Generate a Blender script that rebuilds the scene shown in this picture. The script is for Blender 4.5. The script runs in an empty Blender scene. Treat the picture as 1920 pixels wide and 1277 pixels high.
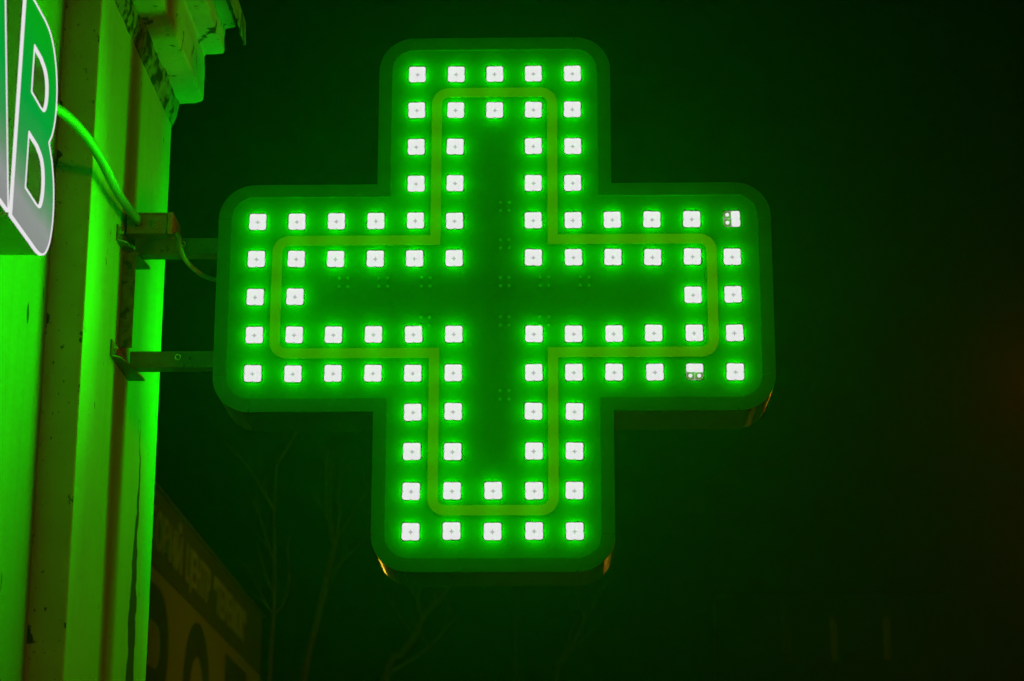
import bpy, bmesh, math, random
from mathutils import Vector, Matrix, noise
random.seed(7)
S = bpy.context.scene
C = S.collection

# ------------------------------------------------------------------ camera
cam = bpy.data.cameras.new('camera')
co = bpy.data.objects.new('camera', cam); C.objects.link(co)
fw = Vector((-.02227978, .96068545, .27674369)); rt = Vector((.99973997, .02275422, .00149719)); up = Vector((.00485875, -.27670508, .9609426))
M = Matrix((rt, up, -fw)).transposed().to_4x4(); M.translation = Vector((.119278, -3.758175, -1.164639))
co.matrix_world = M
cam.sensor_width = 36; cam.lens = 36*4200/1920
cam.clip_start = .05; cam.clip_end = 600
cam.dof.use_dof = True; cam.dof.focus_distance = 3.9; cam.dof.aperture_fstop = 10
S.camera = co

# ------------------------------------------------------------------ night sky
w = bpy.data.worlds.new('World'); S.world = w; w.use_nodes = True
nt = w.node_tree; bg = nt.nodes['Background']
sky = nt.nodes.new('ShaderNodeTexSky'); sky.sky_type = 'NISHITA'; sky.sun_disc = False
sky.sun_elevation = math.radians(-9); sky.sun_rotation = math.radians(200)
nt.links.new(sky.outputs[0], bg.inputs[0]); bg.inputs[1].default_value = .004
S.view_settings.view_transform = 'Standard'; S.view_settings.look = 'None'
S.view_settings.exposure = 0; S.view_settings.gamma = 1
S.render.engine = 'CYCLES'
S.cycles.use_denoising = True; S.cycles.max_bounces = 6; S.cycles.volume_bounces = 0
S.cycles.use_light_tree = True; S.cycles.sample_clamp_indirect = 2

LED_W = .50        # watts of one LED cluster's lamp
SODIUM = (1, .40, .015)

def lamp(name, typ, loc, energy, color, parent=None, size=0.0):
    l = bpy.data.lights.new(name, typ); l.energy = energy; l.color = color
    if typ in ('POINT', 'SPOT'): l.shadow_soft_size = size
    o = bpy.data.objects.new(name, l); C.objects.link(o); o.location = loc
    if parent: o.parent = parent
    return o
def aim(o, target):
    o.rotation_euler = (Vector(target)-o.location).to_track_quat('-Z', 'Y').to_euler()

# ------------------------------------------------------------------ materials
def mat(name, base, rough=.6, metal=0., spec=.5, emit=None, es=1., var=0., vscale=12., grime=None, bump=0., bscale=60.):
    m = bpy.data.materials.new(name); m.use_nodes = True
    n = m.node_tree; N = n.nodes; L = n.links; b = N['Principled BSDF']
    b.inputs['Roughness'].default_value = rough; b.inputs['Metallic'].default_value = metal
    b.inputs['Specular IOR Level'].default_value = spec
    b.inputs['Base Color'].default_value = (*base, 1)
    if emit:
        b.inputs['Emission Color'].default_value = (*emit, 1); b.inputs['Emission Strength'].default_value = es
    tc = N.new('ShaderNodeTexCoord')
    col = None
    if var:
        t = N.new('ShaderNodeTexNoise'); t.inputs['Scale'].default_value = vscale; t.inputs['Detail'].default_value = 6; t.inputs['Roughness'].default_value = .6
        L.new(tc.outputs['Object'], t.inputs['Vector'])
        r = N.new('ShaderNodeMapRange'); r.inputs[1].default_value = .3; r.inputs[2].default_value = .7
        r.inputs[3].default_value = 1-var; r.inputs[4].default_value = 1+var
        L.new(t.outputs[0], r.inputs[0])
        mx = N.new('ShaderNodeVectorMath'); mx.operation = 'SCALE'; mx.inputs[0].default_value = base
        L.new(r.outputs[0], mx.inputs['Scale']); col = mx.outputs[0]
    if grime:
        for (sc, th, wd, dark, stretch) in grime:
            mp = N.new('ShaderNodeMapping'); mp.inputs['Scale'].default_value = (1, 1, stretch)
            mp.inputs['Location'].default_value = (random.uniform(-5, 5), random.uniform(-5, 5), random.uniform(-5, 5))
            L.new(tc.outputs['Object'], mp.inputs[0])
            t = N.new('ShaderNodeTexNoise'); t.inputs['Scale'].default_value = sc; t.inputs['Detail'].default_value = 8; t.inputs['Roughness'].default_value = .62
            L.new(mp.outputs[0], t.inputs['Vector'])
            r = N.new('ShaderNodeMapRange'); r.inputs[1].default_value = th; r.inputs[2].default_value = th+wd
            r.inputs[3].default_value = 1; r.inputs[4].default_value = dark
            L.new(t.outputs[0], r.inputs[0])
            mx = N.new('ShaderNodeVectorMath'); mx.operation = 'SCALE'
            if col: L.new(col, mx.inputs[0])
            else: mx.inputs[0].default_value = base
            L.new(r.outputs[0], mx.inputs['Scale']); col = mx.outputs[0]
    if col: L.new(col, b.inputs['Base Color'])
    if bump:
        t = N.new('ShaderNodeTexNoise'); t.inputs['Scale'].default_value = bscale; t.inputs['Detail'].default_value = 8
        L.new(tc.outputs['Object'], t.inputs['Vector'])
        bp = N.new('ShaderNodeBump'); bp.inputs['Strength'].default_value = bump; bp.inputs['Distance'].default_value = .004
        L.new(t.outputs[0], bp.inputs['Height']); L.new(bp.outputs[0], b.inputs['Normal'])
    return m

SPOTS = [(38, .66, .03, .12, 1), (9, .70, .03, .3, .5)]
m_wall = mat('painted_plaster', (.16, .25, .08), .8, spec=.2, var=.10, vscale=3, grime=[(20, .69, .02, .2, .35)], bump=.15)
m_pil = mat('pilaster_plaster', (.30, .39, .14), .75, spec=.2, var=.07, vscale=5, grime=[(45, .68, .02, .25, .6)], bump=.2)
m_side = mat('pilaster_side_plaster', (.40, .44, .30), .8, spec=.2, var=.12, vscale=8, grime=[(120, .645, .02, .15, .6), (34, .675, .02, .2, .6)], bump=.35)
m_corn = mat('cornice_plaster', (.44, .44, .38), .8, spec=.2, var=.15, vscale=9, grime=[(22, .60, .05, .12, .6), (60, .64, .03, .2, 1)], bump=.7, bscale=35)
m_mould = mat('moulding_plaster', (.20, .22, .15), .9, spec=.1, var=.3, vscale=25, grime=[(30, .47, .1, .15, 1)], bump=.9, bscale=40)  # darker, blotchy plaster tone for the lower moulding
m_tin = mat('rusty_tin', (.40, .38, .30), .5, metal=.3, var=.3, vscale=40, grime=[(40, .52, .05, .15, .3)], bump=.8, bscale=80)
m_panel = mat('dark_panel', (.010, .185, .010), .55, spec=.25, var=.10, vscale=9)
m_stripe = mat('orange_stripe', (.42, .225, .004), .6, spec=.2, var=.07, vscale=12)
m_trim = mat('sign_trim', (.010, .125, .02), .42, spec=.5, var=.08, vscale=14)
m_body = mat('sign_body', (.065, .06, .045), .2, metal=.75, var=.08, vscale=14)
m_lens = mat('led_lens', (0, 0, 0), 1, spec=0, emit=(.79, .785, .79))
m_cup = mat('led_housing', (0, 0, 0), 1, spec=0, emit=(.33, .33, .33))
m_star = mat('led_gap', (0, 0, 0), 1, spec=0, emit=(.42, .42, .42))
m_dead = mat('dead_led_chip', (.03, .02, .02), 1, spec=0, emit=(.10, .16, .05))  # dead chip given a faint glow in place of light falling on it
m_steel = mat('painted_steel', (.16, .15, .11), .45, metal=.25, var=.2, vscale=30, grime=[(45, .62, .04, .3, 1)], bump=.2)
m_rust = mat('rusty_steel', (.20, .13, .07), .6, metal=.2, var=.35, vscale=60, grime=[(50, .55, .05, .25, 1)], bump=.5)
m_brass = mat('bright_bolt', (.75, .62, .35), .25, metal=.9)
m_box = mat('grey_plastic', (.26, .25, .20), .5, var=.08, vscale=30, grime=[(60, .66, .03, .4, 1)])
m_lid = mat('box_lid_plastic', (.46, .24, .12), .5, var=.1, vscale=30)
m_conduit = mat('conduit_plastic', (.14, .15, .11), .62, var=.06, vscale=30)
m_cable = mat('cable_sheath', (.24, .25, .17), .45, var=.1, vscale=30)
m_side_l = mat('letter_return', (.30, .50, .12), .4, var=.1, vscale=20, grime=[(25, .62, .04, .35, 1)])
m_rim = mat('letter_rim_light', (.02, .02, .02), 1, spec=0, emit=(.80, .76, .80))
m_signy = mat('yellow_sign_board', (.24, .23, .04), .6, var=.06, vscale=1)
m_fas = mat('brown_fascia', (.085, .06, .02), .6, var=.2, vscale=2)
m_fasl = mat('pale_lettering', (.30, .29, .07), .6, var=.1, vscale=4)
m_blk = mat('dark_lettering', (.045, .035, .012), .6)
m_bark = mat('pale_bark', (.10, .06, .028), .85, var=.35, vscale=14, bump=.6, bscale=30)
m_backdrop = mat('dark_backdrop', (.10, .10, .09), .8, var=.2, vscale=1)
m_streak = mat('dim_streak', (.02, .02, .02), .4, emit=(.0038, .0036, .0))
m_asph = mat('asphalt', (.05, .05, .05), .85, var=.2, vscale=4, bump=.3)
m_pave = mat('paving', (.22, .21, .19), .8, var=.15, vscale=6, bump=.3)

# letter face: light painted as an emission ramp, grey at the foot to green
m_face = mat('letter_face_glow_ramp', (.02, .02, .02), 1, spec=0)
n = m_face.node_tree; N = n.nodes; L = n.links; b = N['Principled BSDF']
tc = N.new('ShaderNodeTexCoord'); sx = N.new('ShaderNodeSeparateXYZ'); L.new(tc.outputs['Object'], sx.inputs[0])
mr = N.new('ShaderNodeMapRange'); mr.inputs[1].default_value = -.172; mr.inputs[2].default_value = .165
ns = N.new('ShaderNodeTexNoise'); ns.inputs['Scale'].default_value = 9; L.new(tc.outputs['Object'], ns.inputs['Vector'])
ad = N.new('ShaderNodeMath'); ad.operation = 'MULTIPLY_ADD'; ad.inputs[1].default_value = .05; L.new(ns.outputs[0], ad.inputs[0]); L.new(sx.outputs[2], ad.inputs[2])
L.new(ad.outputs[0], mr.inputs[0])
cr = N.new('ShaderNodeValToRGB'); L.new(mr.outputs[0], cr.inputs[0])
e = cr.color_ramp.elements
e[0].position = .0; e[0].color = (.24, .21, .24, 1)
e[1].position = 1; e[1].color = (.0, .32, .01, 1)
for p, c in ((.21, (.27, .255, .28, 1)), (.30, (.13, .24, .15, 1)), (.42, (.03, .26, .07, 1)), (.62, (.0, .30, .04, 1))):
    q = e.new(p); q.color = c
L.new(cr.outputs[0], b.inputs['Emission Color']); b.inputs['Emission Strength'].default_value = 1

SC = (.376, .143)
# damp blotches gathered in the inner corner of the pilaster side, and a scuff on the wall
def mask_mul(m, build):
    n = m.node_tree; N = n.nodes; L = n.links; b = N['Principled BSDF']
    src = b.inputs['Base Color'].links[0].from_socket
    tc = N.new('ShaderNodeTexCoord'); sx = N.new('ShaderNodeSeparateXYZ'); L.new(tc.outputs['Object'], sx.inputs[0])
    def mth(op, a, c, d=None):
        q = N.new('ShaderNodeMath'); q.operation = op
        for i, v in enumerate((a, c, d)):
            if v is None: continue
            if hasattr(v, 'links'): L.new(v, q.inputs[i])
            else: q.inputs[i].default_value = v
        return q.outputs[0]
    def noi(sc, st=1):
        mp = N.new('ShaderNodeMapping'); mp.inputs['Scale'].default_value = (1, 1, st); L.new(tc.outputs['Object'], mp.inputs[0])
        t = N.new('ShaderNodeTexNoise'); t.inputs['Scale'].default_value = sc; t.inputs['Detail'].default_value = 7; t.inputs['Roughness'].default_value = .6
        L.new(mp.outputs[0], t.inputs[0]); return t.outputs[0]
    def rng(v, a, b_, c, d):
        q = N.new('ShaderNodeMapRange')
        for i, x in ((1, a), (2, b_), (3, c), (4, d)): q.inputs[i].default_value = x
        L.new(v, q.inputs[0]); return q.outputs[0]
    k = build(sx.outputs, mth, noi, rng)
    vm = N.new('ShaderNodeVectorMath'); vm.operation = 'SCALE'; L.new(src, vm.inputs[0]); L.new(k, vm.inputs['Scale'])
    L.new(vm.outputs[0], b.inputs['Base Color'])
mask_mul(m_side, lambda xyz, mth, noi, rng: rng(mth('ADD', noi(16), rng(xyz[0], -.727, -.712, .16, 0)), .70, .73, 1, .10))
mask_mul(m_side, lambda xyz, mth, noi, rng: rng(mth('ADD', noi(34), rng(xyz[0], -.672, -.665, 0, .13)), .70, .73, 1, .15))
mask_mul(m_wall, lambda xyz, mth, noi, rng: rng(mth('ADD', mth('MULTIPLY', noi(70, .4), .9), mth('SQRT', mth('ADD', mth('POWER', mth('MULTIPLY', mth('ADD', xyz[1], SC[0]), 1/.014), 2), mth('POWER', mth('MULTIPLY', mth('ADD', xyz[2], SC[1]), 1/.030), 2)), .5)), .95, 1.05, .12, 1))
# fine vertical streaks of dirt on the wall and pilaster faces
mask_mul(m_wall, lambda xyz, mth, noi, rng: rng(noi(26, .05), 0.50, .75, 1, .90))
mask_mul(m_pil, lambda xyz, mth, noi, rng: rng(noi(34, .05), 0.50, .75, 1, .90))
# pilaster: long rising damp stain down its far half
n = m_pil.node_tree; N = n.nodes; L = n.links; b = N['Principled BSDF']
src = b.inputs['Base Color'].links[0].from_socket
tc = N.new('ShaderNodeTexCoord'); sx = N.new('ShaderNodeSeparateXYZ'); L.new(tc.outputs['Object'], sx.inputs[0])
ns = N.new('ShaderNodeTexNoise'); ns.inputs['Scale'].default_value = 16; ns.inputs['Detail'].default_value = 5; L.new(tc.outputs['Object'], ns.inputs['Vector'])
a1 = N.new('ShaderNodeMath'); a1.operation = 'MULTIPLY_ADD'; a1.inputs[1].default_value = .07; L.new(ns.outputs[0], a1.inputs[0]); L.new(sx.outputs[1], a1.inputs[2])
a2 = N.new('ShaderNodeMath'); a2.operation = 'SUBTRACT'; a2.inputs[1].default_value = .317; L.new(a1.outputs[0], a2.inputs[0])
a3 = N.new('ShaderNodeMath'); a3.operation = 'ABSOLUTE'; L.new(a2.outputs[0], a3.inputs[0])
wz = N.new('ShaderNodeMapRange'); wz.inputs[1].default_value = -.14; wz.inputs[2].default_value = -.60; wz.inputs[3].default_value = .0; wz.inputs[4].default_value = .040
L.new(sx.outputs[2], wz.inputs[0])
a4 = N.new('ShaderNodeMath'); a4.operation = 'SUBTRACT'; L.new(a3.outputs[0], a4.inputs[0]); L.new(wz.outputs[0], a4.inputs[1])
ms = N.new('ShaderNodeMapRange'); ms.inputs[1].default_value = -.006; ms.inputs[2].default_value = .002; ms.inputs[3].default_value = .12; ms.inputs[4].default_value = 1
L.new(a4.outputs[0], ms.inputs[0])
vm = N.new('ShaderNodeVectorMath'); vm.operation = 'SCALE'; L.new(src, vm.inputs[0]); L.new(ms.outputs[0], vm.inputs['Scale'])
L.new(vm.outputs[0], b.inputs['Base Color'])

# ------------------------------------------------------------------ helpers
def obj(name, bm, m, parent=None, loc=None, smooth=False, bevel=0, **props):
    me = bpy.data.meshes.new(name)
    bmesh.ops.recalc_face_normals(bm, faces=bm.faces)
    bm.to_mesh(me); bm.free()
    ms = m if isinstance(m, (list, tuple)) else [m]
    for x in ms: me.materials.append(x)
    if smooth:
        for p in me.polygons: p.use_smooth = True
    o = bpy.data.objects.new(name, me); C.objects.link(o)
    if parent: o.parent = parent
    if loc: o.location = loc
    if bevel:
        md = o.modifiers.new('bevel', 'BEVEL'); md.width = bevel; md.segments = 2; md.limit_method = 'ANGLE'
    for k, v in props.items(): o[k] = v
    return o
def thing(name, label, cat, loc=(0, 0, 0), group=None):
    o = bpy.data.objects.new(name, None); C.objects.link(o); o.location = loc; o.empty_display_size = .05
    o['label'] = label; o['category'] = cat
    if group: o['group'] = group
    return o
def box(bm, x0, x1, y0, y1, z0, z1, mi=0):
    v = [bm.verts.new(p) for p in ((x0,y0,z0),(x1,y0,z0),(x1,y1,z0),(x0,y1,z0),(x0,y0,z1),(x1,y0,z1),(x1,y1,z1),(x0,y1,z1))]
    for f in ((0,1,2,3),(4,5,6,7),(0,1,5,4),(1,2,6,5),(2,3,7,6),(3,0,4,7)):
        bm.faces.new([v[i] for i in f]).material_index = mi
def B(*a):
    bm = bmesh.new(); box(bm, *a); return bm
def tube(bm, pts, rad, seg=12, caps=True):
    pts = [Vector(p) for p in pts]; rad = rad if isinstance(rad, (list, tuple)) else [rad]*len(pts)
    rings = []; a = None
    for i, p in enumerate(pts):
        t = (pts[min(i+1, len(pts)-1)]-pts[max(i-1, 0)]).normalized()
        if a is None: a = t.orthogonal().normalized()
        a = (a - t*a.dot(t)).normalized(); bb = t.cross(a)
        rings.append([bm.verts.new(p+(a*math.cos(k*2*math.pi/seg)+bb*math.sin(k*2*math.pi/seg))*rad[i]) for k in range(seg)])
    for r0, r1 in zip(rings, rings[1:]):
        for k in range(seg): bm.faces.new((r0[k], r0[(k+1)%seg], r1[(k+1)%seg], r1[k]))
    if caps:
        bm.faces.new(rings[0]); bm.faces.new(rings[-1])
def spline(pts, n=8):
    pts = [Vector(p) for p in pts]; out = []
    for i in range(len(pts)-1):
        p0 = pts[max(i-1, 0)]; p1 = pts[i]; p2 = pts[i+1]; p3 = pts[min(i+2, len(pts)-1)]
        for k in range(n):
            t = k/n
            out.append(.5*((2*p1)+(p2-p0)*t+(2*p0-5*p1+4*p2-p3)*t*t+(3*p1-p0-3*p2+p3)*t**3))
    out.append(pts[-1]); return out
def cyl(bm, c, axis, r, h, seg=24, r2=None):
    c = Vector(c); ax = Vector(axis).normalized()
    tube(bm, [c, c+ax*h], [r, r if r2 is None else r2], seg)

def cross_path(A, Wd, R, seg=10):
    """rounded cross outline in (x, z); A arm length, Wd half width, R corner radius; returns points and gap flags"""
    corners = [(Wd, A), (A, Wd), ]
    pts = []
    quad = [((Wd, Wd), 0), ((A, Wd), 1), ((A, -Wd), 1), ((Wd, -Wd), 0), ((Wd, -A), 1), ((-Wd, -A), 1), ((-Wd, -Wd), 0), ((-A, -Wd), 1), ((-A, Wd), 1), ((-Wd, Wd), 0), ((-Wd, A), 1), ((Wd, A), 1)]
    n = len(quad)
    for i, (c, rnd) in enumerate(quad):
        c = Vector(c)
        if not rnd: pts.append((c, 0)); continue
        d0 = (Vector(quad[i-1][0])-c).normalized(); d1 = (Vector(quad[(i+1) % n][0])-c).normalized()
        o = c + (d0+d1)*R
        pts.append((c+d0*(R+.0012), 1))
        for k in range(seg+1):
            a = k/seg*math.pi/2
            pts.append((o - d1*R*math.cos(a) - d0*R*math.sin(a), 2))
        pts.append((c+d1*(R+.0012), 3))
    return pts

AX, WX, RX = .490, .2085, .064
# ------------------------------------------------------------------ the pharmacy cross
cross = thing('pharmacy_cross_sign', 'glowing green cross shaped pharmacy sign studded with white LED clusters on a bracket', 'cross sign')
T = .140
P = cross_path(AX, WX, RX)
Pi = cross_path(AX-.0265, WX-.0165, RX-.0265)
# body shell (sides and back)
bm = bmesh.new()
f = [bm.verts.new((p.x, .0035, p.y)) for p, _ in P]; bk = [bm.verts.new((p.x, T, p.y)) for p, _ in P]
for i in range(len(P)):
    j = (i+1) % len(P); bm.faces.new((f[i], f[j], bk[j], bk[i]))
def capfill(bm, vs):
    es = [bm.edges.get((vs[i], vs[(i+1) % len(vs)])) or bm.edges.new((vs[i], vs[(i+1) % len(vs)])) for i in range(len(vs))]
    bmesh.ops.triangle_fill(bm, use_beauty=True, edges=es)
capfill(bm, bk)
obj('casing', bm, m_body, cross)
# front panel, one sheet
bm = bmesh.new()
vs = [bm.verts.new((p.x, 0, p.y)) for p, _ in cross_path(AX-.004, WX-.004, RX-.004)]
vb = [bm.verts.new((p.x, .0034, p.y)) for p, _ in cross_path(AX-.004, WX-.004, RX-.004)]
for i in range(len(vs)):
    j = (i+1) % len(vs); bm.faces.new((vs[i], vs[j], vb[j], vb[i]))
capfill(bm, vs)
obj('face_panel', bm, m_panel, cross)
def ring(bm, po, pi, y0, y1, gaps=True):
    n = len(po)
    for i in range(n):
        j = (i+1) % n
        if gaps and ((po[i][1] == 1 and po[j][1] == 2) or (po[i][1] == 2 and po[j][1] == 3)): continue
        a, b_, c, d = po[i][0], po[j][0], pi[j][0], pi[i][0]
        fr = [bm.verts.new((q.x, y0, q.y)) for q in (a, b_, c, d)]
        bk = [bm.verts.new((q.x, y1, q.y)) for q in (a, b_, c, d)]
        bm.faces.new(fr)
        bm.faces.new((fr[0], fr[1], bk[1], bk[0])); bm.faces.new((fr[2], fr[3], bk[3], bk[2]))
        bm.faces.new((fr[1], fr[2], bk[2], bk[1])); bm.faces.new((fr[3], fr[0], bk[0], bk[3]))
def inner_path(po, d):
    """offset of po inward by d, point for point"""
    n = len(po); out = []
    for i in range(n):
        p0, p1, p2 = po[i-1][0], po[i][0], po[(i+1) % n][0]
        e0 = (p1-p0).normalized(); e1 = (p2-p1).normalized()
        n0 = Vector((e0.y, -e0.x)); n1 = Vector((e1.y, -e1.x))
        k = max(.3, 1+n0.dot(n1))
        out.append((p1+(n0+n1)/k*d, po[i][1]))
    return out
tr = inner_path(P, .0235)
bm = bmesh.new(); ring(bm, P, tr, -.0014, .0034); bmesh.ops.remove_doubles(bm, verts=bm.verts, dist=1e-6)
obj('front_trim', bm, m_trim, cross)
# orange outline stripe, rounded at the arm ends
so = cross_path(.3925, .1125, .030); si = inner_path(so, .0175)
bm = bmesh.new(); ring(bm, so, si, -.0008, -.0001, False); bmesh.ops.remove_doubles(bm, verts=bm.verts, dist=1e-6)
obj('outline_stripe', bm, m_stripe, cross)
# small square laps of the stripe at the inner corners
# LED clusters
def squircle(bm, cx, cz, r, y0, y1, ytop, mi, p=3.4, seg=28):
    r0 = []; r1 = []; r2 = []
    for k in range(seg):
        a = 2*math.pi*k/seg; c, s = math.cos(a), math.sin(a)
        q = (abs(c)**p+abs(s)**p)**(-1/p)
        r0.append(bm.verts.new((cx+c*q*r, y0, cz+s*q*r))); r1.append(bm.verts.new((cx+c*q*r*.985, y1, cz+s*q*r*.985))); r2.append(bm.verts.new((cx+c*q*r*.6, ytop, cz+s*q*r*.6)))
    for a, b_ in ((r0, r1), (r1, r2)):
        for k in range(seg):
            bm.faces.new((a[k], a[(k+1) % seg], b_[(k+1) % seg], b_[k])).material_index = mi
    bm.faces.new(r2).material_index = mi
def led_mesh(kind, jit):
    rnd = random.Random(jit)
    bm = bmesh.new()
    # housing plate
    squircle(bm, 0, 0, .0140, 0, -.0007, -.0008, 1, p=6, seg=40)
    dead = {'left': [(-1, 1), (-1, -1)], 'bottom': [(-1, -1), (1, -1)]}.get(kind, [])
    for sxx in (-1, 1):
        for sz in (-1, 1):
            off = .00640 + rnd.uniform(-.0001, .00018) if sz < 0 else .0064 + rnd.uniform(-.0001, .00015)
            if (sxx, sz) in dead:
                squircle(bm, sxx*.0070, sz*.0070, .0066, -.0005, -.0011, -.0012, 2, p=4)
                squircle(bm, sxx*.0072, sz*.0070+.0002, .0033, -.0010, -.0017, -.0019, 0, p=2)  # highlight on the dead chip, painted with the glowing lens material
            else:
                r = .00765 if not dead else .0074
                squircle(bm, sxx*(off+(.0002 if sz < 0 else 0)), sz*off-(.0002 if sz < 0 else 0), r, -.0005, -.0012-.0001*(sxx+2*sz)*.3, -.0016-.0001*(sxx+2*sz)*.3, 0, p=4.0 if sz < 0 else 5.5)
    if not dead:   # pale gap where the four chips meet
        cx, cz = rnd.uniform(-.0004, .0004), -.0012
        v = []
        for k in range(8):
            a = k*math.pi/4; q = (.0040 if rnd.random() < .7 else .0047) if k % 2 == 0 else .0021
            v.append(bm.verts.new((cx+q*math.cos(a), -.0026, cz+q*math.sin(a))))
        bm.faces.new(v).material_index = 3
    me = bpy.data.meshes.new('led_cluster'); bmesh.ops.recalc_face_normals(bm, faces=bm.faces); bm.to_mesh(me); bm.free()
    for m in (m_lens, m_cup, m_dead, m_star): me.materials.append(m)
    return me
meshes = [led_mesh('full', k) for k in range(5)]
m_left = led_mesh('left', 11); m_bot = led_mesh('bottom', 12)
grid = []
for r in range(13):
    for c in range(13):
        on = False
        if r in (0, 12): on = 4 <= c <= 8
        elif r in (1, 11): on = 4 <= c <= 8
        elif r in (2, 3, 9, 10): on = c in (4, 5, 7, 8)
        elif r in (4, 5, 7, 8): on = c != 6
        elif r == 6: on = c in (0, 1, 11, 12)
        if on: grid.append((r, c))
ld = bpy.data.lights.new('led_light', 'POINT'); ld.energy = LED_W*.28; ld.color = (.0, 1, .0); ld.shadow_soft_size = 0
ld2 = bpy.data.lights.new('led_light_weak', 'POINT'); ld2.energy = LED_W*.11; ld2.color = (.0, 1, .0); ld2.shadow_soft_size = 0
ls = bpy.data.lights.new('led_beam', 'SPOT'); ls.energy = LED_W*4.4; ls.color = (.0, 1, .0); ls.shadow_soft_size = 0
ls.spot_size = math.radians(152); ls.spot_blend = 1
rear = bmesh.new()
for (r, c) in grid:
    x = (c-6)*.07+random.uniform(-.0006, .0006); z = (6-r)*.07+random.uniform(-.0006, .0006)
    me = random.choice(meshes); weak = False
    if (r, c) == (4, 12): me = m_left; weak = True
    if (r, c) == (8, 11): me = m_bot; weak = True
    o = bpy.data.objects.new('led_cluster', me); C.objects.link(o); o.parent = cross
    o.location = (x, -.0001, z); o.scale = (1.06, .5, 1.06); o.rotation_euler = (0, math.radians(random.uniform(-1.6, 1.6)), 0)
    if weak: o['label'] = 'LED cluster with two dead chips on its ' + ('left' if me == m_left else 'lower') + ' side'
    for (y, d) in ((-.0075, ld2 if weak else ld), (T+.0115, ld)):
        l = bpy.data.objects.new('led_light', d); C.objects.link(l); l.parent = cross; l.location = (x, y, z)
        l = bpy.data.objects.new('led_beam', ls); C.objects.link(l); l.parent = cross; l.location = (x, y, z)
        l.rotation_euler = (-math.pi/2 if y < 0 else math.pi/2, 0, 0)
    squircle(rear, x, z, .0140, T+.0012, T+.0025, T+.0030, 0, p=5, seg=20)
obj('rear_led_clusters', rear, m_lens, cross, kind='stuff')

# lens ghosts over the middle of the cross, modelled as four small dots each
m_ghost = mat('ghost_dot', (.03, .27, .03), .5, spec=.5)
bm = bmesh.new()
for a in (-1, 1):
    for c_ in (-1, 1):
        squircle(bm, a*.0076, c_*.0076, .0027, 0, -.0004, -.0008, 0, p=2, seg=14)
ume = bpy.data.meshes.new('lens_ghost_dots'); bm.to_mesh(ume); bm.free(); ume.materials.append(m_ghost)
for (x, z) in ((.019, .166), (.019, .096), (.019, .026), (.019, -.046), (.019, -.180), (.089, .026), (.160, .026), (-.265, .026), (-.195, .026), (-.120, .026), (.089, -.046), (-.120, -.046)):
    o = bpy.data.objects.new('lens_ghost_dots', ume); C.objects.link(o); o.parent = cross; o.location = (x, -.0001, z)

# ------------------------------------------------------------------ building at the left
XP, X1, YN, YF = -.665, -.727, -.250, .445
bld = thing('plastered_building', 'plastered building corner with pilaster and stepped cornice carrying the lit signs', 'building', (X1, YF, -2.8))
def at_b(o): o.location = (-X1, -YF, 2.8); return o
bm = bmesh.new(); box(bm, -6, X1, -4.5, YN-.0005, -2.8, 3.4); at_b(obj('wall', bm, m_wall, bld))
bm = bmesh.new()   # pilaster block, its near side is the rougher strip
box(bm, -6, XP, YN, YF, -2.8, 3.4)
bm.faces.ensure_lookup_table()
for fc in bm.faces:
    if abs(sum(v.co.y for v in fc.verts)/4-YN) < 1e-5: fc.material_index = 1
at_b(obj('pilaster', bm, [m_pil, m_side], bld, bevel=.004))
def extr(profile, y0, y1, ny=60, rough=0.0, seed=0, end_jag=0.0):
    """profile (x,z) closed, extruded along y with a slightly worn surface"""
    bm = bmesh.new(); rows = []
    for i in range(ny+1):
        y = y0+(y1-y0)*(i/ny)
        row = []
        for k, (x, z) in enumerate(profile):
            q = Vector((x*30+seed, y*22, z*30))
            dx = noise.noise(q)*rough; dz = noise.noise(q+Vector((7, 3, 1)))*rough
            if x <= XP+1e-4: dx = 0
            row.append(bm.verts.new((x+dx, y+(noise.noise(q*1.7)*end_jag if i == ny else 0), z+dz)))
        rows.append(row)
    n = len(profile)
    for a, b_ in zip(rows, rows[1:]):
        for k in range(n): bm.faces.new((a[k], a[(k+1) % n], b_[(k+1) % n], b_[k]))
    for r_ in (rows[0], rows[-1]):
        capfill(bm, r_)
    return bm
def dense(pr, step=.012):
    out = []
    for i in range(len(pr)):
        a = Vector(pr[i]); b_ = Vector(pr[(i+1) % len(pr)])
        k = max(1, int((b_-a).length/step)) if a.x > XP-.02 or b_.x > XP-.02 else 1
        for j in range(k): out.append(tuple(a.lerp(b_, j/k)))
    return out
XI = XP-.05
at_b(obj('lower_moulding', extr(dense([(XI, .499), (XP+.001, .499), (-.6565, .520), (-.653, .549), (XI, .549)]), -4.4, YF+.004, 300, .004, 3), m_mould, bld))
cp = [(XI, .5493), (-.6535, .5493), (-.606, .5555), (-.604, .562), (-.606, .655), (-.603, .660), (-.568, .6625), (-.566, .668), (-.568, .716), (-.546, .7205), (-.545, .95), (XI, .95)]
at_b(obj('cornice', extr(dense(cp), -4.4, YF+.010, 300, .0030, 9, .004), m_corn, bld))
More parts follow.
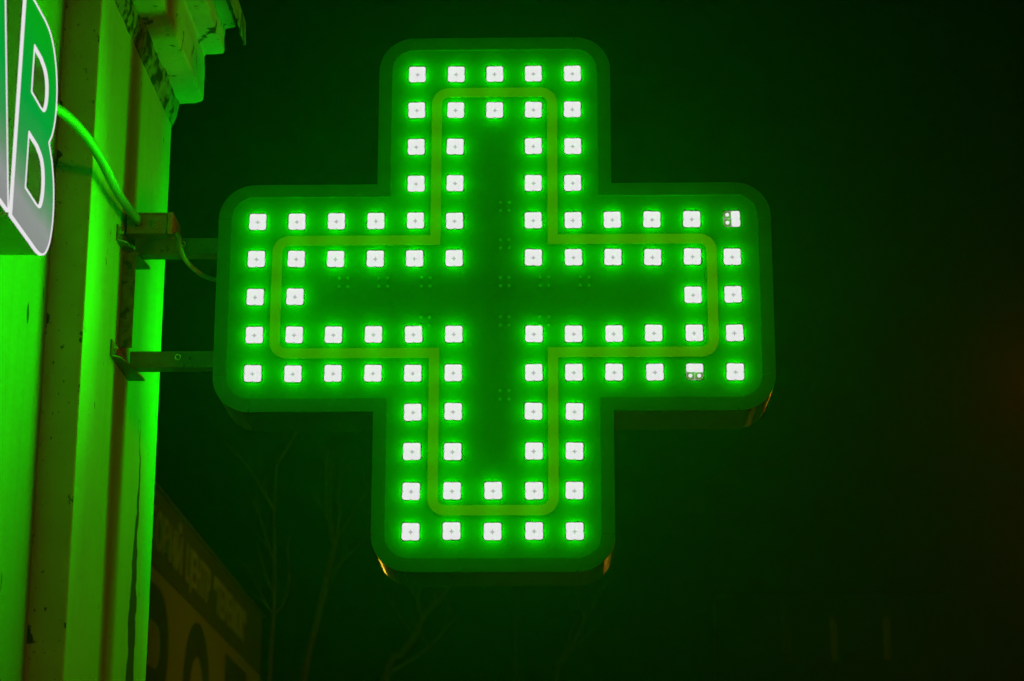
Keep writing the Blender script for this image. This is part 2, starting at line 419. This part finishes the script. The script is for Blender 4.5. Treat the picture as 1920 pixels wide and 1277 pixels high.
# torn tin drip edge hanging from the cornice
bm = bmesh.new(); rows = []
ny = 420
for i in range(ny+1):
    y = -4.4+(YF+.025+4.4)*i/ny
    jag = noise.noise(Vector((y*35, 1, 2)))*.006 + noise.noise(Vector((y*90, 4, 2)))*.003
    tip = max(0, (y-(YF-.06))/.08)
    zb = .690+jag-.012*tip*(1 if i % 2 else .4)
    prof = [(-.5445, .770), (-.532, .752), (-.527, .735), (-.526+jag*.4, zb), (-.5285+jag*.4, zb+.001), (-.5295, .735), (-.535, .749), (-.5445, .765)]
    rows.append([bm.verts.new((x, y, z)) for x, z in prof])
for a, b_ in zip(rows, rows[1:]):
    for k in range(8): bm.faces.new((a[k], a[(k+1) % 8], b_[(k+1) % 8], b_[k]))
bm.faces.new(rows[0]); bm.faces.new(rows[-1])
at_b(obj('drip_edge', bm, m_tin, bld))

# ------------------------------------------------------------------ channel letters on the wall
XL, XB = -.620, -.680
B_out = [(-.930, -.172), (-.930, .165)] + [tuple(p) for p in spline([(-.815, .166), (-.775, .160), (-.740, .138), (-.718, .100), (-.716, .056), (-.728, .024), (-.745, .004)], 6)] \
      + [tuple(p) for p in spline([(-.721, -.016), (-.702, -.046), (-.694, -.090), (-.704, -.132), (-.730, -.160), (-.765, -.171), (-.815, -.172)], 6)]
B_in = [[(-.863, .035), (-.863, .103)] + [tuple(p) for p in spline([(-.820, .103), (-.790, .096), (-.775, .081), (-.773, .057), (-.785, .038), (-.808, .034)], 5)],
        [(-.863, -.107), (-.863, -.027)] + [tuple(p) for p in spline([(-.812, -.027), (-.780, -.035), (-.764, -.054), (-.762, -.082), (-.775, -.104), (-.800, -.108)], 5)]]
A_out = [(-1.240, -.172), (-1.143, .165), (-1.054, .165), (-.945, -.172), (-1.018, -.172), (-1.036, -.105), (-1.148, -.105), (-1.166, -.172)]
A_in = [[(-1.131, -.045), (-1.094, .088), (-1.053, -.045)]]
def loopclean(pl):
    out = []
    for p in pl:
        if not out or (Vector(p)-Vector(out[-1])).length > .0008: out.append(tuple(p))
    return out
def inset(pl, d):
    n = len(pl); area = sum(pl[i][0]*pl[(i+1) % n][1]-pl[(i+1) % n][0]*pl[i][1] for i in range(n))
    s = 1 if area > 0 else -1; out = []
    for i in range(n):
        p0, p1, p2 = (Vector(pl[k % n]) for k in (i-1, i, i+1))
        e0 = (p1-p0).normalized(); e1 = (p2-p1).normalized()
        n0 = Vector((-e0.y, e0.x))*s; n1 = Vector((-e1.y, e1.x))*s
        out.append(tuple(p1+(n0+n1)/max(.35, 1+n0.dot(n1))*d))
    return out
def letter(name, label, outer, holes):
    cy = -sum(p[0] for p in outer)/len(outer)
    t = thing(name, label, 'sign letter', (XB, -cy, -.172), 'lit letters of the shop name on the wall')
    loops = [loopclean(outer)]+[loopclean(h) for h in holes]
    def put(o): o.location = (-XB, cy, .172); return o
    bm = bmesh.new()
    for lp in loops:
        a = [bm.verts.new((XL-.001, y, z)) for y, z in lp]; b_ = [bm.verts.new((XB, y, z)) for y, z in lp]
        for i in range(len(lp)): j = (i+1) % len(lp); bm.faces.new((a[i], a[j], b_[j], b_[i]))
    put(obj('letter_return', bm, m_side_l, t))
    bm = bmesh.new(); es = []
    for k, lp in enumerate(loops):
        q = inset(lp, .0008 if k == 0 else -.0008)
        v = [bm.verts.new((XL-.0005, y, z)) for y, z in q]
        es += [bm.edges.new((v[i], v[(i+1) % len(v)])) for i in range(len(v))]
    bmesh.ops.triangle_fill(bm, use_beauty=True, edges=es)
    put(obj('letter_face', bm, m_face, t))
    bm = bmesh.new()
    for k, lp in enumerate(loops):
        q = inset(lp, .0023 if k == 0 else -.0023)
        n = len(lp); R = []
        for x, l_ in ((XL-.0030, lp), (XL+.0012, lp), (XL+.0012, q), (XL, q)):
            if l_ is lp: l_ = inset(lp, -.0004 if k == 0 else .0004)
            R.append([bm.verts.new((x, y, z)) for y, z in l_])
        for a, b_ in zip(R, R[1:]):
            for i in range(n): j = (i+1) % n; bm.faces.new((a[i], a[j], b_[j], b_[i]))
    put(obj('rim_light', bm, m_rim, t))
    # stand-off studs to the wall
    for (yy, zz) in ((outer[0][0]+.03, -.15), (outer[0][0]+.03 if len(holes) == 2 else -1.1, .14)):
        bm = bmesh.new(); cyl(bm, (X1, yy, zz), (1, 0, 0), .005, XB-X1+.002); put(obj('stud', bm, m_steel, t))
    return t
letter('letter_b', 'lit letter B with white rim light and grey green face on the wall', B_out, B_in)
letter('letter_a', 'lit letter A with white rim light, cut off by the left picture edge', A_out, A_in)

# ------------------------------------------------------------------ wall bracket
br = thing('wall_bracket', 'steel bracket with two horizontal arms holding the green cross off the wall', 'bracket', (XP, .07, 0))
def atr(o): o.location = (-XP, -.07, 0); return o
for z0, z1 in ((.098, .129), (-.113, -.083)):
    bm = bmesh.new(); box(bm, -.648, -.4895, .055, .0575, z0, z1); box(bm, -.648, -.4895, .0575, .085, z0, z0+.0025)
    arm = atr(obj('arm', bm, m_steel, br, bevel=.0006))
    # bolts, ring shaped head with washer
    bx = -.562
    bm = bmesh.new(); cyl(bm, (bx, .0550, (z0+z1)/2+.004), (0, -1, 0), .0056, .0012, 20) 
    wsh = obj('bolt', bm, m_brass, arm)
    bm = bmesh.new(); cyl(bm, (bx, .0538, (z0+z1)/2+.004), (0, -1, 0), .0038, .003, 6); obj('bolt_head', bm, m_steel, arm)
bm = bmesh.new(); cyl(bm, (-.541, .0550, -.0965), (0, -1, 0), .0024, .001, 12); atr(obj('screw', bm, m_blk, br))
bm = bmesh.new(); box(bm, -.6645, -.6405, .030, .0325, -.083, .098); box(bm, -.6645, -.662, .0325, .085, -.083, .098)
atr(obj('upright', bm, m_rust, br, bevel=.0006))
for z in (.0955, -.116):
    bm = bmesh.new()
    box(bm, -.6645, -.662, -.035, .135, z, z+.030)
    v = [bm.verts.new(p) for p in ((-.662, -.035, z), (-.648, -.020, z), (-.634, .120, z), (-.634, .135, z), (-.662, .135, z))]
    v2 = [bm.verts.new((q.co.x, q.co.y, z+.0025)) for q in v]
    bm.faces.new(v); bm.faces.new(v2)
    for i in range(5): bm.faces.new((v[i], v[(i+1) % 5], v2[(i+1) % 5], v2[i]))
    pl = atr(obj('wall_angle', bm, m_steel, br))
    for y in (-.022, .122):
        bm = bmesh.new(); cyl(bm, (-.662, y, z+.018), (1, 0, 0), .0055, .004, 6); cyl(bm, (-.658, y, z+.018), (1, 0, 0), .003, .004, 12)
        obj('wall_bolt', bm, m_brass, pl)

# ------------------------------------------------------------------ junction box
jb = thing('junction_box', 'small plastic cable junction box with round grommets sitting on the upper bracket arm', 'junction box', (-.62, .06, .1295))
def atj(o): o.location = (.62, -.06, -.1295); return o
atj(obj('box_body', B(-.661, -.586, .030, .105, .1297, .1665), m_box, jb, bevel=.002))
bm = bmesh.new(); box(bm, -.586, -.577, .0265, .1085, .1275, .1690); atj(obj('lid', bm, m_lid, jb, bevel=.0015))
bm = bmesh.new(); box(bm, -.663, -.586, .0285, .1065, .1665, .1685); atj(obj('rim', bm, m_box, jb))
for x in (-.6375, -.6085):
    bm = bmesh.new()
    for k, r in enumerate((.0118, .0088, .0060, .0032)):
        y0 = .030-.0020*k
        cyl(bm, (x, y0+.0002, .1485), (0, -1, 0), r, .0020, 32, r-.0012)
    atj(obj('grommet', bm, m_box, jb))

# conduit from behind the letters into the box
cpts = [(-.672, -.98, .060), (-.664, -.80, .085), (-.655, -.66, .106), (-.648, -.56, .126), (-.642, -.48, .1345), (-.638, -.40, .1385), (-.636, -.32, .138), (-.637, -.24, .137), (-.640, -.15, .140), (-.640, -.07, .145), (-.639, -.01, .149), (-.6378, .0262, .1485)]
bm = bmesh.new(); tube(bm, spline(cpts, 8), .0080, 20)
o = obj('conduit', bm, m_conduit, smooth=True, label='thick pale green lit conduit running from behind the letter B into the junction box', category='conduit')
# thin cable from the box to the cross
kp = [(-.577, .06, .135), (-.570, .04, .131), (-.563, .020, .118), (-.558, .004, .095), (-.549, .002, .073), (-.535, .010, .058), (-.515, .030, .048), (-.488, .045, .044)]
bm = bmesh.new(); tube(bm, spline(kp, 8), .0042, 14)
obj('power_cable', bm, m_cable, smooth=True, label='thin cable drooping from the junction box to the side of the cross', category='cable')

# ------------------------------------------------------------------ ground, road
bm = bmesh.new(); vs = [bm.verts.new(p) for p in ((-300, -300, -2.95), (300, -300, -2.95), (300, 300, -2.95), (-300, 300, -2.95))]; bm.faces.new(vs)
obj('ground', bm, m_asph, kind='structure')
obj('pavement', B(-.60, 3.2, -20, 90, -2.94, -2.80), m_pave, kind='structure')

# ------------------------------------------------------------------ far shop building with the sign
shop = thing('shop_building', 'dim shop building beyond the corner with yellow sign board and dark Cyrillic letters', 'building', (-2.62, 12, -2.8))
def ats(o): o.location = (2.62, -12, 2.8); return o
ats(obj('wall', B(-9, -2.66, 8.0, 16.25, -2.9, 1.95), m_fas, shop))
ats(obj('sign_board', B(-2.66, -2.602, 8.1, 16.35, -.9, 1.505), m_signy, shop, bevel=.004))
ats(obj('fascia', B(-2.66, -2.590, 8.0, 16.25, 1.505, 2.02), m_fas, shop, bevel=.01))
ats(obj('roof_edge', B(-9, -2.57, 7.95, 16.30, 2.02, 2.035), m_steel, shop))
def text(name, s, size, y, z, x, m, parent, sxx=1., off=0.0, ext=.004):
    cu = bpy.data.curves.new(name, 'FONT'); cu.body = s; cu.size = size; cu.offset = off; cu.extrude = ext; cu.space_character = 1.0
    to = bpy.data.objects.new(name, cu); C.objects.link(to)
    bpy.context.view_layer.update()
    dg = bpy.context.evaluated_depsgraph_get()
    me = bpy.data.meshes.new_from_object(to.evaluated_get(dg))
    bpy.data.objects.remove(to); bpy.data.curves.remove(cu)
    # text lies in XY; stand it up facing +x, reading towards +y
    xs = [v.co.x for v in me.vertices]; x0 = min(xs)
    for v in me.vertices:
        a, b_, c = v.co; v.co = (x+c, y+(a-x0)*sxx, z+b_)
    wd = (max(xs)-x0)*sxx
    me.materials.clear(); me.materials.append(m)
    o = bpy.data.objects.new(name, me); C.objects.link(o); o.parent = parent
    return o, wd
def fit(name, s, cap, y0, y1, z, x, m, parent, off=0.0):
    size = cap/.729
    o, wd = text(name, s, size, 0, z, x, m, parent, 1, off)
    k = (y1-y0)/wd
    for v in o.data.vertices: v.co.y = y0+v.co.y*k
    return ats(o)
fit('lettering', 'ТОРГОВИЙ', .25, 9.85, 11.90, 1.635, -2.586, m_fasl, shop, .008)
fit('lettering', 'ЦЕНТР', .25, 12.10, 13.20, 1.635, -2.586, m_fasl, shop, .008)
fit('lettering', '"ТЕРЕМОК"', .25, 13.42, 15.20, 1.635, -2.586, m_fasl, shop, .008)
fit('large_letter', 'В', 1.25, 10.48, 11.62, .10, -2.598, m_blk, shop, .05)
fit('large_letter', 'С', 1.27, 12.2, 13.42, .09, -2.598, m_blk, shop, .05)
fit('large_letter', 'Е', 1.25, 14.22, 15.4, .10, -2.598, m_blk, shop, .05)

# ------------------------------------------------------------------ bare trees
def tree(label, base, trunk, branches, r0, seed):
    rnd = random.Random(seed)
    t = thing('bare_tree', label, 'tree', (base[0], base[1], -2.9), 'bare trees behind the cross')
    def put(o): o.location = (-base[0], -base[1], 2.9); return o
    pts = spline([base]+trunk, 6); n = len(pts)
    bm = bmesh.new(); tube(bm, pts, [r0*(1-.8*i/(n-1)) for i in range(n)], 10); put(obj('trunk', bm, m_bark, t, smooth=True))
    bm = bmesh.new()
    def twig(p, d, ln, r, lev):
        q = [p]; 
        for k in range(5):
            d = (d+Vector((rnd.uniform(-.16, .16), rnd.uniform(-.12, .12), rnd.uniform(-.02, .16)))).normalized()
            q.append(q[-1]+d*ln/5)
        tube(bm, q, [r*(1-.15*k) for k in range(6)], 6)
        if lev:
            for k in (1, 2, 3, 4):
                if rnd.random() < .8:
                    twig(q[k], (d+Vector((rnd.uniform(-.9, .9), rnd.uniform(-.5, .5), rnd.uniform(-.1, .5)))).normalized(), ln*.55, r*.45, lev-1)
    for br_ in branches:
        q = spline(br_, 6); m_ = len(q)
        tube(bm, q, [max(.006, r0*.38*(1-.75*i/(m_-1))) for i in range(m_)], 8)
        for k in range(m_//3, m_, 6):
            twig(q[k], Vector((rnd.uniform(-.6, .6), rnd.uniform(-.4, .4), 1)).normalized(), rnd.uniform(.3, .6), .007, 1)
    for k in range(n//2, n, 4):
        twig(pts[k], Vector((rnd.uniform(-.8, .8), rnd.uniform(-.5, .5), .8)).normalized(), rnd.uniform(.5, 1.0), .010, 1)
    put(obj('crown', bm, m_bark, t, smooth=True))
tree('slanting bare pale tree trunk, the clearest one below the left arm of the cross', (-3.2, 20, -2.9), [(-2.95, 20, 0), (-2.643, 20, 1.957), (-2.517, 20, 2.559), (-2.379, 20, 3.232), (-2.316, 20, 3.483), (-2.30, 20.1, 3.9)], [[(-2.33, 20, 3.35), (-2.385, 20, 3.55), (-2.434, 20, 3.817), (-2.447, 20, 4.112), (-2.44, 20, 4.5)]], .06, 1)
tree('faint upright bare trunk just beyond the end of the yellow sign board', (-2.66, 17.2, -2.9), [(-2.64, 17.2, 0), (-2.632, 17.2, 1.6), (-2.616, 17.2, 2.2), (-2.612, 17.2, 2.5), (-2.636, 17.2, 3.2), (-2.62, 17.2, 3.8)], [[(-2.616, 17.2, 2.189), (-2.515, 17.2, 2.31), (-2.461, 17.2, 2.6)]], .03, 2)
tree('forked bare tree leaning right beneath the bottom arm of the cross', (-2.6, 22, -2.9), [(-2.45, 22, 0), (-1.924, 22, 2.237), (-1.744, 22, 2.5), (-1.6, 22, 2.709), (-1.504, 22, 2.93), (-1.381, 22, 3.06), (-1.235, 22, 3.24), (-1.174, 22, 3.4)], [[(-1.504, 22, 2.93), (-1.568, 22, 3.118), (-1.515, 22, 3.33)], [(-1.86, 22, 2.3), (-1.499, 22, 2.524), (-1.334, 22, 2.684), (-1.17, 22, 2.869), (-1.072, 22, 2.955)]], .06, 3)
tree('thin barely visible bare tree right of the forked one', (-.35, 24, -2.9), [(-.2, 24, 0), (.029, 24, 2.478), (.142, 24, 2.741), (.343, 24, 3.112), (.398, 24, 3.35)], [[(-.15, 24, 1.2), (-.452, 24, 2.478), (-.472, 24, 2.848), (-.493, 24, 3.294)]], .045, 4)

# ------------------------------------------------------------------ dark block added to carry dim yellow light streaks
tw = thing('streak_backdrop', 'dark added backdrop with three dim tall yellow glowing streaks at lower right', 'building', (8, 60.8, -2.9))
def att(o): o.location = (-8, -60.8, 2.9); return o
bm = bmesh.new(); box(bm, 4.5, 11, 60.1, 61.6, -2.9, 9.6); att(obj('wall', bm, m_backdrop, tw))
for i, x in enumerate((6.45, 7.82, 9.33)):
    att(obj('light_streak', B(x-.085, x+.085, 60.04, 60.12, 7.75, 8.95), m_streak if i else mat('very_dim_streak', (.02, .02, .02), .4, emit=(.0010, .0012, .0)), tw))

# ------------------------------------------------------------------ street lamps just outside the frame
def street_lamp(x, y, z, label, energy, color, size=.05):
    t = thing('street_lamp', label, 'street lamp', (x, y, -2.9), 'street lamps outside the frame')
    bm = bmesh.new(); tube(bm, [(0, 0, 0), (0, 0, z+2.9-.3), (0, 0, z+2.9+.12), (0, -.1, z+2.9+.2), (0, -.3, z+2.9+.2)], [.07, .05, .04, .03, .03], 12)
    obj('pole', bm, m_steel, t)
    bm = bmesh.new(); tube(bm, [(0, -.3, z+2.9+.2), (0, -.35, z+2.9+.2), (0, -.6, z+2.9+.18), (0, -.68, z+2.9+.17)], [.04, .1, .1, .03], 14); obj('lamp_head', bm, m_steel, t)
    l = lamp('lamp_bulb', 'POINT', (0, -.5, z+2.9), energy, color, t, size)
    return t
street_lamp(3.62, 12.5, 3.05, 'orange street lamp past the right picture edge ahead', 34, (1, .07, .01))
street_lamp(3.85, 12.5, 1.78, 'lower orange lamp past the right picture edge, added for a casing glint', 25, (1, .36, .02))  # unseen lamp added for the glint on the right arm's casing corner
street_lamp(2.45, 12.9, .30, 'small amber street lamp below the bottom picture edge', 14, (1, .40, .02))
# sodium lamp low behind the camera at the right, washing the wall and sign
fill = lamp('sodium_street_light', 'SPOT', (2.6, -2.2, -.5), 50, SODIUM, size=.3)
fill.data.spot_size = math.radians(50); fill.data.spot_blend = .6; aim(fill, (-.45, 0, 0))
# unseen spot added to light the far shop sign and the trees
fl2 = lamp('far_sign_fill', 'SPOT', (3.0, 9.0, .4), 120, (1, .85, .04), size=.08)
fl2.data.spot_size = math.radians(75); fl2.data.spot_blend = .8; aim(fl2, (-2.6, 16.5, 2.0))

# unseen point light added for the left glint on the sign casing
lamp('casing_glint_light', 'POINT', (-1.40, 6.0, -.05), 4, (1, .58, .03), size=.06)
# ------------------------------------------------------------------ night haze
bm = bmesh.new(); box(bm, -40, 40, -12, 62, -3.95, 14)
hz = obj('haze', bm, [], kind='stuff')
m = bpy.data.materials.new('haze'); m.use_nodes = True; n = m.node_tree
for x in list(n.nodes):
    if x.type != 'OUTPUT_MATERIAL': n.nodes.remove(x)
out = [x for x in n.nodes if x.type == 'OUTPUT_MATERIAL'][0]
pv = n.nodes.new('ShaderNodeVolumePrincipled'); pv.inputs['Color'].default_value = (.9, .93, .95, 1); pv.inputs['Density'].default_value = .0016; pv.inputs['Anisotropy'].default_value = .75
n.links.new(pv.outputs[0], out.inputs['Volume'])
hz.data.materials.append(m)
